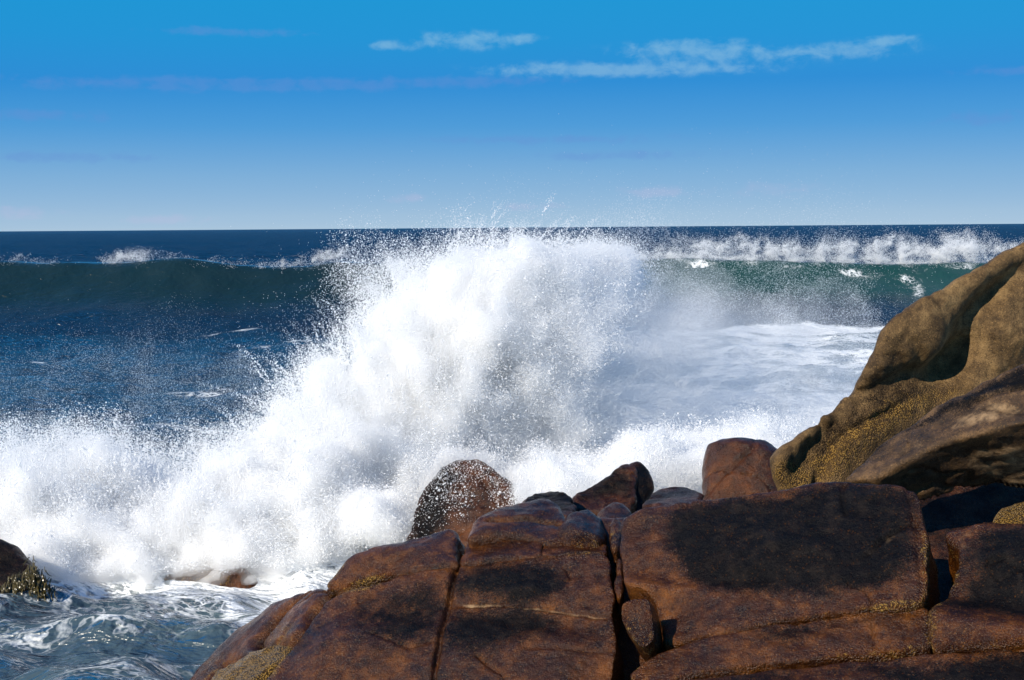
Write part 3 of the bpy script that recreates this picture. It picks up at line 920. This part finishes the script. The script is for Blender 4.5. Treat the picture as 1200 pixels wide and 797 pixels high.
# ------------------------------------------------------------------ spray: every drop is a point with its own radius
def point_object(name, pts, rad, label):
    me = bpy.data.meshes.new(name)
    me.vertices.add(len(pts))
    me.vertices.foreach_set('co', np.ascontiguousarray(pts, np.float32).ravel())
    set_attr(me, 'drop_radius', rad)
    o = link(name, me, M_SPRAY)
    ng = bpy.data.node_groups.new(name + '_points', 'GeometryNodeTree')
    ng.interface.new_socket('Geometry', in_out='INPUT', socket_type='NodeSocketGeometry')
    ng.interface.new_socket('Geometry', in_out='OUTPUT', socket_type='NodeSocketGeometry')
    gi, go = ng.nodes.new('NodeGroupInput'), ng.nodes.new('NodeGroupOutput')
    mp = ng.nodes.new('GeometryNodeMeshToPoints')
    na = ng.nodes.new('GeometryNodeInputNamedAttribute')
    na.data_type = 'FLOAT'
    na.inputs[0].default_value = 'drop_radius'
    sm = ng.nodes.new('GeometryNodeSetMaterial')
    sm.inputs['Material'].default_value = M_SPRAY
    ng.links.new(gi.outputs[0], mp.inputs['Mesh'])
    ng.links.new(na.outputs[0], mp.inputs['Radius'])
    ng.links.new(mp.outputs[0], sm.inputs[0])
    ng.links.new(sm.outputs[0], go.inputs[0])
    md = o.modifiers.new('drops', 'NODES')
    md.node_group = ng
    tag(o, label, 'sea spray', kind='stuff')
    return o


def burst(blobs, seed, clump=1.6, warp=0.5, wscale=0.8, nscale=1.4, zmin=0.05):
    """fine drops scattered round each centre, carried about by turbulence and thinned by noise"""
    r = np.random.default_rng(seed)
    P_, R_ = [], []
    for (px, py, Y, sx, sy, sz, cnt, r0, r1) in blobs:
        cnt = int(cnt)
        P_.append(P(px, py, Y) + r.normal(size=(cnt, 3)) * [sx, sy, sz])
        R_.append(np.exp(r.uniform(np.log(r0), np.log(r1), cnt)))
    p, rad = np.concatenate(P_), np.concatenate(R_)
    p = p + np.stack([fbm(p * wscale + s_, 3, 0.55) for s_ in (3.1, 47.7, 91.3)], 1) * warp
    den = fbm(p * nscale * 0.5 + 11.0, 5, 0.62)
    keep = (r.uniform(size=len(p)) < np.clip(np.exp(clump * (den - 0.25) * 2.2), 0, 1)) & (p[:, 2] > zmin)
    return p[keep], rad[keep]


def spray_mass(blobs, seed, n, r0, r1, warp=0.5, wscale=0.5, nscale=0.55, clump=1.5, vox=0.07, body=(0.3, 0.7), gamma=1.0, stretch=(1, 1, 1), source=None):
    """Water thrown into the air: a field of density built from the blobs, torn by turbulence. Drops are strewn through it
    in proportion, and where it is thick enough to be opaque it has a solid white body."""
    r = np.random.default_rng(seed)
    cs = [(P(b[0], b[1], b[2]), np.array(b[3:6]), b[6]) for b in blobs]
    lo = np.min([c - 3 * s_ for c, s_, _ in cs], 0) - 0.2
    hi = np.max([c + 3 * s_ for c, s_, _ in cs], 0) + 0.2
    lo[2] = -0.25
    ax = [np.arange(lo[k], hi[k], vox) for k in range(3)]
    shp = tuple(len(a_) for a_ in ax)
    G = np.stack(np.meshgrid(*ax, indexing='ij'), -1).reshape(-1, 3).astype(np.float32)
    st = np.array(stretch, np.float32)
    W = G + np.stack([fbm(G * wscale * st + s_, 3, 0.55) for s_ in (3.1, 47.7, 91.3)], 1) * warp
    W = W.reshape(*shp, 3)
    D = np.zeros(shp, np.float32)
    for c, s_, wt in cs:
        i0 = np.clip(((c - 2.6 * s_ - warp - lo) / vox).astype(int), 0, None)
        i1 = ((c + 2.6 * s_ + warp - lo) / vox).astype(int) + 2
        sl = tuple(slice(a_, b_) for a_, b_ in zip(i0, i1))
        q = (W[sl] - c) / s_
        D[sl] += wt * np.exp(-0.5 * (q ** 2).sum(-1)).astype(np.float32)
    nz = fbm(G * nscale * st + 7.7, 5, 0.64).reshape(shp)
    if source is not None:      # jets fan out from where the wave struck
        vv = G - P(*source)
        rr_ = np.linalg.norm(vv, axis=1, keepdims=True)
        jet = fbm(vv / np.maximum(rr_, 0.05) * 2.2 + rr_ * np.float32(0.10), 4, 0.62).reshape(shp)
        D *= np.exp(1.5 * jet)
    D *= np.exp(clump * nz + 0.6 * fbm(G * 2.6 + 3.3, 2, 0.7).reshape(shp))
    wts = np.clip(D - 0.010, 0, 0.5).ravel() ** gamma
    cum = np.cumsum(wts, dtype=np.float64)
    pick = np.searchsorted(cum, r.uniform(0, cum[-1], n))
    pts = G[pick] + (r.uniform(-1, 1, (n, 3)) + r.uniform(-1, 1, (n, 3))) * vox * 0.55
    rad = np.minimum(r0 * np.exp(np.abs(r.normal(size=n)) * r1), 0.018)
    ok = pts[:, 2] > 0.03
    mesh = []
    for iso in body:
        Bf = iso - D
        Bf[0], Bf[-1], Bf[:, 0], Bf[:, -1], Bf[:, :, 0], Bf[:, :, -1] = 1, 1, 1, 1, 1, 1
        v, q = surface_nets(np.clip(Bf, -0.6, 0.6))
        mesh.append((v * vox + lo, q))
    return pts[ok], rad[ok], mesh


def cloud_material(name, density):
    m = bpy.data.materials.new(name)
    m.use_nodes = True
    t = NT(m.node_tree)
    t.n.clear()
    v = t.node('ShaderNodeVolumeScatter')
    v.inputs['Color'].default_value = (1, 1, 1, 1)
    v.inputs['Density'].default_value = density
    v.inputs['Anisotropy'].default_value = 0.0
    t.l.new(v.outputs[0], t.node('ShaderNodeOutputMaterial').inputs[1])
    return m


M_THIN, M_THICK = cloud_material('thin_spray_cloud', 1.6), cloud_material('thick_spray_cloud', 6.0)
M_MIST = cloud_material('mist', 0.075)


def spray_body(owner, meshes, mats=(M_THIN, M_THICK)):
    for mesh, mat in zip(meshes, mats):
        o = link('spray_cloud', mesh_from('spray_cloud', *mesh), mat, owner)
        o['kind'] = 'stuff'


def along(pts, n, cnt, s, jit=0.0, seed=0):
    """blobs spaced along a line of (px, py, Y)"""
    pts = np.array(pts, float)
    r = np.random.default_rng(seed)
    t = np.linspace(0, len(pts) - 1, n)
    out = []
    for v in t:
        i = min(int(v), len(pts) - 2)
        c = pts[i] + (pts[i + 1] - pts[i]) * (v - i)
        c = c + r.normal(0, 1, 3) * [jit, jit, 0.3]
        k = r.uniform(0.75, 1.3)
        out.append((*c, s[0] * k, s[1] * k, s[2] * k, cnt))
    return out


# the burst thrown up where the wave hits the rocks
core = []
core += along([(340, 590, 22.6), (420, 525, 23.6), (475, 470, 24.4), (530, 415, 25), (575, 370, 25.5), (610, 338, 26)], 13, 1.0, (0.40, 0.7, 0.36), 8, 1)
core += along([(430, 595, 22.8), (470, 535, 23.8), (540, 465, 24.8), (585, 405, 25.4), (630, 355, 26)], 11, 0.85, (0.42, 0.7, 0.38), 8, 2)
core += along([(650, 450, 25.5), (660, 400, 26), (675, 360, 26.5), (705, 335, 27)], 7, 0.34, (0.34, 0.6, 0.36), 8, 3)
core += along([(560, 490, 25), (620, 475, 25.5), (655, 490, 25.5)], 5, 0.5, (0.36, 0.6, 0.34), 8, 4)
core += along([(590, 430, 25.6), (620, 390, 26)], 3, 0.8, (0.34, 0.6, 0.34), 6, 14)
core += along([(380, 630, 22), (420, 575, 22.6), (440, 530, 23)], 5, 1.0, (0.4, 0.5, 0.3), 5, 5)
core += along([(310, 560, 23), (385, 480, 24), (450, 415, 25), (525, 350, 26), (600, 322, 26.5)], 13, 0.26, (0.45, 0.9, 0.30), 8, 6)
core += along([(590, 335, 26.3), (640, 320, 26.5)], 3, 0.35, (0.4, 0.8, 0.28), 6, 10)
core += along([(660, 322, 26.5), (700, 322, 26.8), (735, 345, 27)], 4, 0.14, (0.4, 0.8, 0.26), 6, 12)
core += along([(430, 430, 25), (460, 370, 26), (440, 320, 26.5)], 5, 0.03, (0.45, 0.8, 0.42), 10, 7)
core += along([(540, 315, 26.5), (620, 308, 26.5), (720, 325, 27)], 6, 0.03, (0.6, 0.9, 0.32), 10, 8)
core += along([(540, 560, 22), (520, 590, 21), (500, 560, 21.3)], 5, 0.10, (0.4, 0.4, 0.3), 5, 9)
p1, r1, body1 = spray_mass(core, 11, 1900000, 0.0024, 0.6, 0.35, 0.6, 1.2, 0.9, source=(470, 650, 23.2))


def strings(ends, source, n, seed, lmin=0.25, lmax=1.1):
    """ropes of water flung outwards: rows of drops that shrink towards the tip"""
    r = np.random.default_rng(seed)
    S = P(*source)
    ends = np.array([P(*e) for e in ends])
    pp, rr = [], []
    for _ in range(n):
        i = r.integers(len(ends) - 1)
        c = ends[i] + (ends[i + 1] - ends[i]) * r.uniform() + r.normal(0, [0.35, 0.5, 0.25])
        d = c - S
        d = d / np.linalg.norm(d) + r.normal(0, 0.22, 3)
        L = r.uniform(lmin, lmax)
        k = int(L * 75)
        t_ = np.sort(r.uniform(0, 1, k))
        q = c + d * (t_ * L)[:, None] + np.array([0, 0, -0.35]) * ((t_ * L) ** 2)[:, None]
        q += r.normal(0, 0.012, (k, 3)) * (0.5 + 2.2 * t_)[:, None]
        pp.append(q)
        rr.append(r.uniform(0.5, 1.0, k) * (0.014 - 0.009 * t_) * r.uniform(0.6, 1.1))
    return np.concatenate(pp), np.concatenate(rr)


js, jr = strings([(300, 540, 22.8), (380, 450, 23.8), (450, 385, 24.6), (520, 325, 25.4), (600, 300, 26), (690, 310, 26.4)], (470, 650, 23.2), 620, 51)
ks, kr = strings([(440, 520, 23.0), (520, 430, 24.0), (600, 380, 25.0), (680, 400, 25.6), (640, 480, 24.8)], (470, 650, 23.2), 420, 52, 0.2, 0.7)
p1, r1 = np.concatenate([p1, js, ks]), np.concatenate([r1, jr, kr])
ob = point_object('wave_burst', p1, r1, 'towering white burst of spray where the wave explodes against the rocks')
spray_body(ob, body1)

# thin veil of fine drops drifting off to the right
veil = []
for x in range(620, 1010, 60):
    for y in range(330, 540, 50):
        k = 1.0 if y > 380 else 0.25
        k *= 1.0 - 0.6 * sstep(x, 760, 1000)
        veil.append((x, y, 27.5, 0.9, 1.3, 0.7, 36000 * k, 0.0018, 0.0045))
for x in range(480, 700, 60):
    for y in range(380, 600, 50):
        veil.append((x, y, 24.5, 0.8, 1.0, 0.7, 14000, 0.0025, 0.005))
p3, r3 = burst(veil, 13, 0.7, 0.8, 0.5, 0.8)
ob = point_object('drifting_mist', p3, r3, 'thin veil of fine spray drifting right of the burst over the foam')

fog = along([(640, 430, 27.5), (720, 430, 28), (800, 450, 28.5), (900, 465, 29), (980, 480, 29)], 9, 1.0, (0.9, 1.1, 0.75), 10, 41)
fog += along([(620, 360, 28), (680, 370, 28.5), (740, 400, 29)], 4, 0.6, (0.6, 1.0, 0.5), 10, 42)
_, _, bodies = spray_mass(fog, 43, 10, 0.003, 0.5, 0.8, 0.35, 0.4, 0.8, vox=0.14, body=(0.12, 0.3, 0.6, 1.1))
spray_body(ob, bodies, (M_MIST,) * 4)

# the wall of white water on the left
surf = []
surf += along([(-60, 620, 21.2), (60, 620, 21.4), (180, 620, 21.6), (290, 605, 21.9), (380, 600, 22.2)], 15, 1.1, (0.5, 0.45, 0.25), 10, 21)
surf += along([(-60, 590, 21.6), (30, 578, 21.8), (120, 575, 22), (200, 590, 22), (300, 570, 22.6)], 11, 0.7, (0.40, 0.45, 0.2), 8, 22)
surf += along([(-60, 655, 20.7), (70, 660, 20.5), (180, 660, 20.6), (300, 646, 21.2), (400, 635, 21.8), (440, 615, 22)], 19, 1.0, (0.42, 0.28, 0.15), 6, 23)
surf += along([(-50, 545, 22.5), (100, 540, 23), (250, 530, 23.5)], 8, 0.05, (0.7, 0.8, 0.3), 10, 24)
p4, r4, body4 = spray_mass(surf, 14, 1100000, 0.0024, 0.6, 0.32, 0.8, 1.2, 1.2, stretch=(1, 1, 0.7))
haze_left = along([(-50, 470, 26), (150, 460, 26), (300, 460, 26)], 8, 9000, (1.0, 1.2, 0.5), 10, 25)
p5, r5 = burst([(*b_, 0.0014, 0.0035) for b_ in haze_left], 15, 0.8, 0.6, 0.9, 1.2)
ls, lr = strings([(-40, 560, 21.4), (60, 545, 21.5), (150, 550, 21.6), (250, 550, 21.8), (330, 540, 22)], (150, 900, 21.6), 420, 53, 0.15, 0.5)
ob = point_object('white_surf', np.concatenate([p4, p5, ls]), np.concatenate([r4, r5, lr]), 'tumbling wall of white surf rolling over the water behind the weedy rocks')
spray_body(ob, body4)

# surf boiling behind the boulders on the right
boil = along([(600, 575, 21), (660, 578, 20.5), (720, 565, 20.5), (790, 562, 20), (830, 540, 20.5)], 14, 0.9, (0.34, 0.4, 0.13), 6, 31)
boil += along([(640, 555, 22), (720, 548, 22), (800, 540, 22), (880, 530, 22), (930, 520, 22)], 10, 0.22, (0.4, 0.5, 0.17), 6, 32)
boil += along([(800, 525, 23), (860, 515, 23), (905, 525, 22)], 5, 0.10, (0.4, 0.5, 0.2), 6, 33)
p6, r6, body6 = spray_mass(boil, 16, 500000, 0.0024, 0.6, 0.3, 1.0, 1.4, 1.3, vox=0.05, stretch=(1, 1, 0.6))
ob = point_object('boiling_surf', p6, r6, 'white surf boiling up behind the small brown boulders')
spray_body(ob, body6)

# spindrift blown off the crest of the breaker
sp = []
rs = np.random.default_rng(3)


def crest_blob(px, up, sx, sz, cnt, r0=0.004, r1=0.013):
    X = (px - 600) / F * YC
    Y = float(crest_y(X))
    X = (px - 600) / F * Y
    z = float(crest_z(X)[0]) + up
    return (X, Y - 0.6, z, sx, sz, cnt, r0, r1)


items = [crest_blob(x, 0.06, 1.3, 0.11, 800) for x in range(745, 1180, 16)]
items += [crest_blob(x, rs.uniform(0.2, 0.7), 1.2, 0.35, rs.uniform(300, 1500)) for x in range(800, 1180, 18)]
items += [crest_blob(x, u, 0.6, 0.5, c) for x, u, c in ((980, 0.8, 1700), (1040, 0.9, 1900), (1065, 0.5, 1500), (1115, 0.7, 2600), (1135, 0.8, 2600), (1100, 0.3, 2500), (860, 0.5, 1500), (905, 0.5, 900), (790, 0.4, 800), (830, 0.3, 900))]
items += [crest_blob(152, 0.3, 0.5, 0.2, 1500), crest_blob(160, 0.15, 0.5, 0.15, 900)]
items += [crest_blob(x, 0.10, 0.6, 0.10, 230) for x in (318, 335, 352, 370)] + [crest_blob(392, 0.3, 0.4, 0.22, 900), crest_blob(380, 0.2, 0.5, 0.15, 700)]
items += [crest_blob(x, 0.05, 0.5, 0.06, 160) for x in (25, 60, 205, 250, 275)]
P_, R_ = [], []
for (X, Y, z, sx, sz, cnt, r0, r1) in items:
    cnt = int(cnt * 4)
    g = rs.normal(size=(cnt, 3)) * [sx, 0.7, sz]
    g[:, 2] = np.abs(g[:, 2])
    g[:, 0] += g[:, 2] * 0.5
    g[:, 1] += g[:, 2] * 1.5
    P_.append(np.array([X, Y, z - 0.1]) + g)
    R_.append(rs.uniform(r0, r1, cnt))
p7, r7 = np.concatenate(P_), np.concatenate(R_)
p7 = p7 + np.stack([fbm(p7 * 0.9 + s, 3) for s in (1.0, 40.0, 80.0)], 1) * [0.7, 0.4, 0.35]
k7 = rs.uniform(size=len(p7)) < np.clip(np.exp(3.0 * (fbm(p7 * [1.0, 0.5, 0.7], 4, 0.6) - 0.05)), 0, 1)
point_object('spindrift', p7[k7], r7[k7], 'spindrift blown off the crest of the tall breaker')
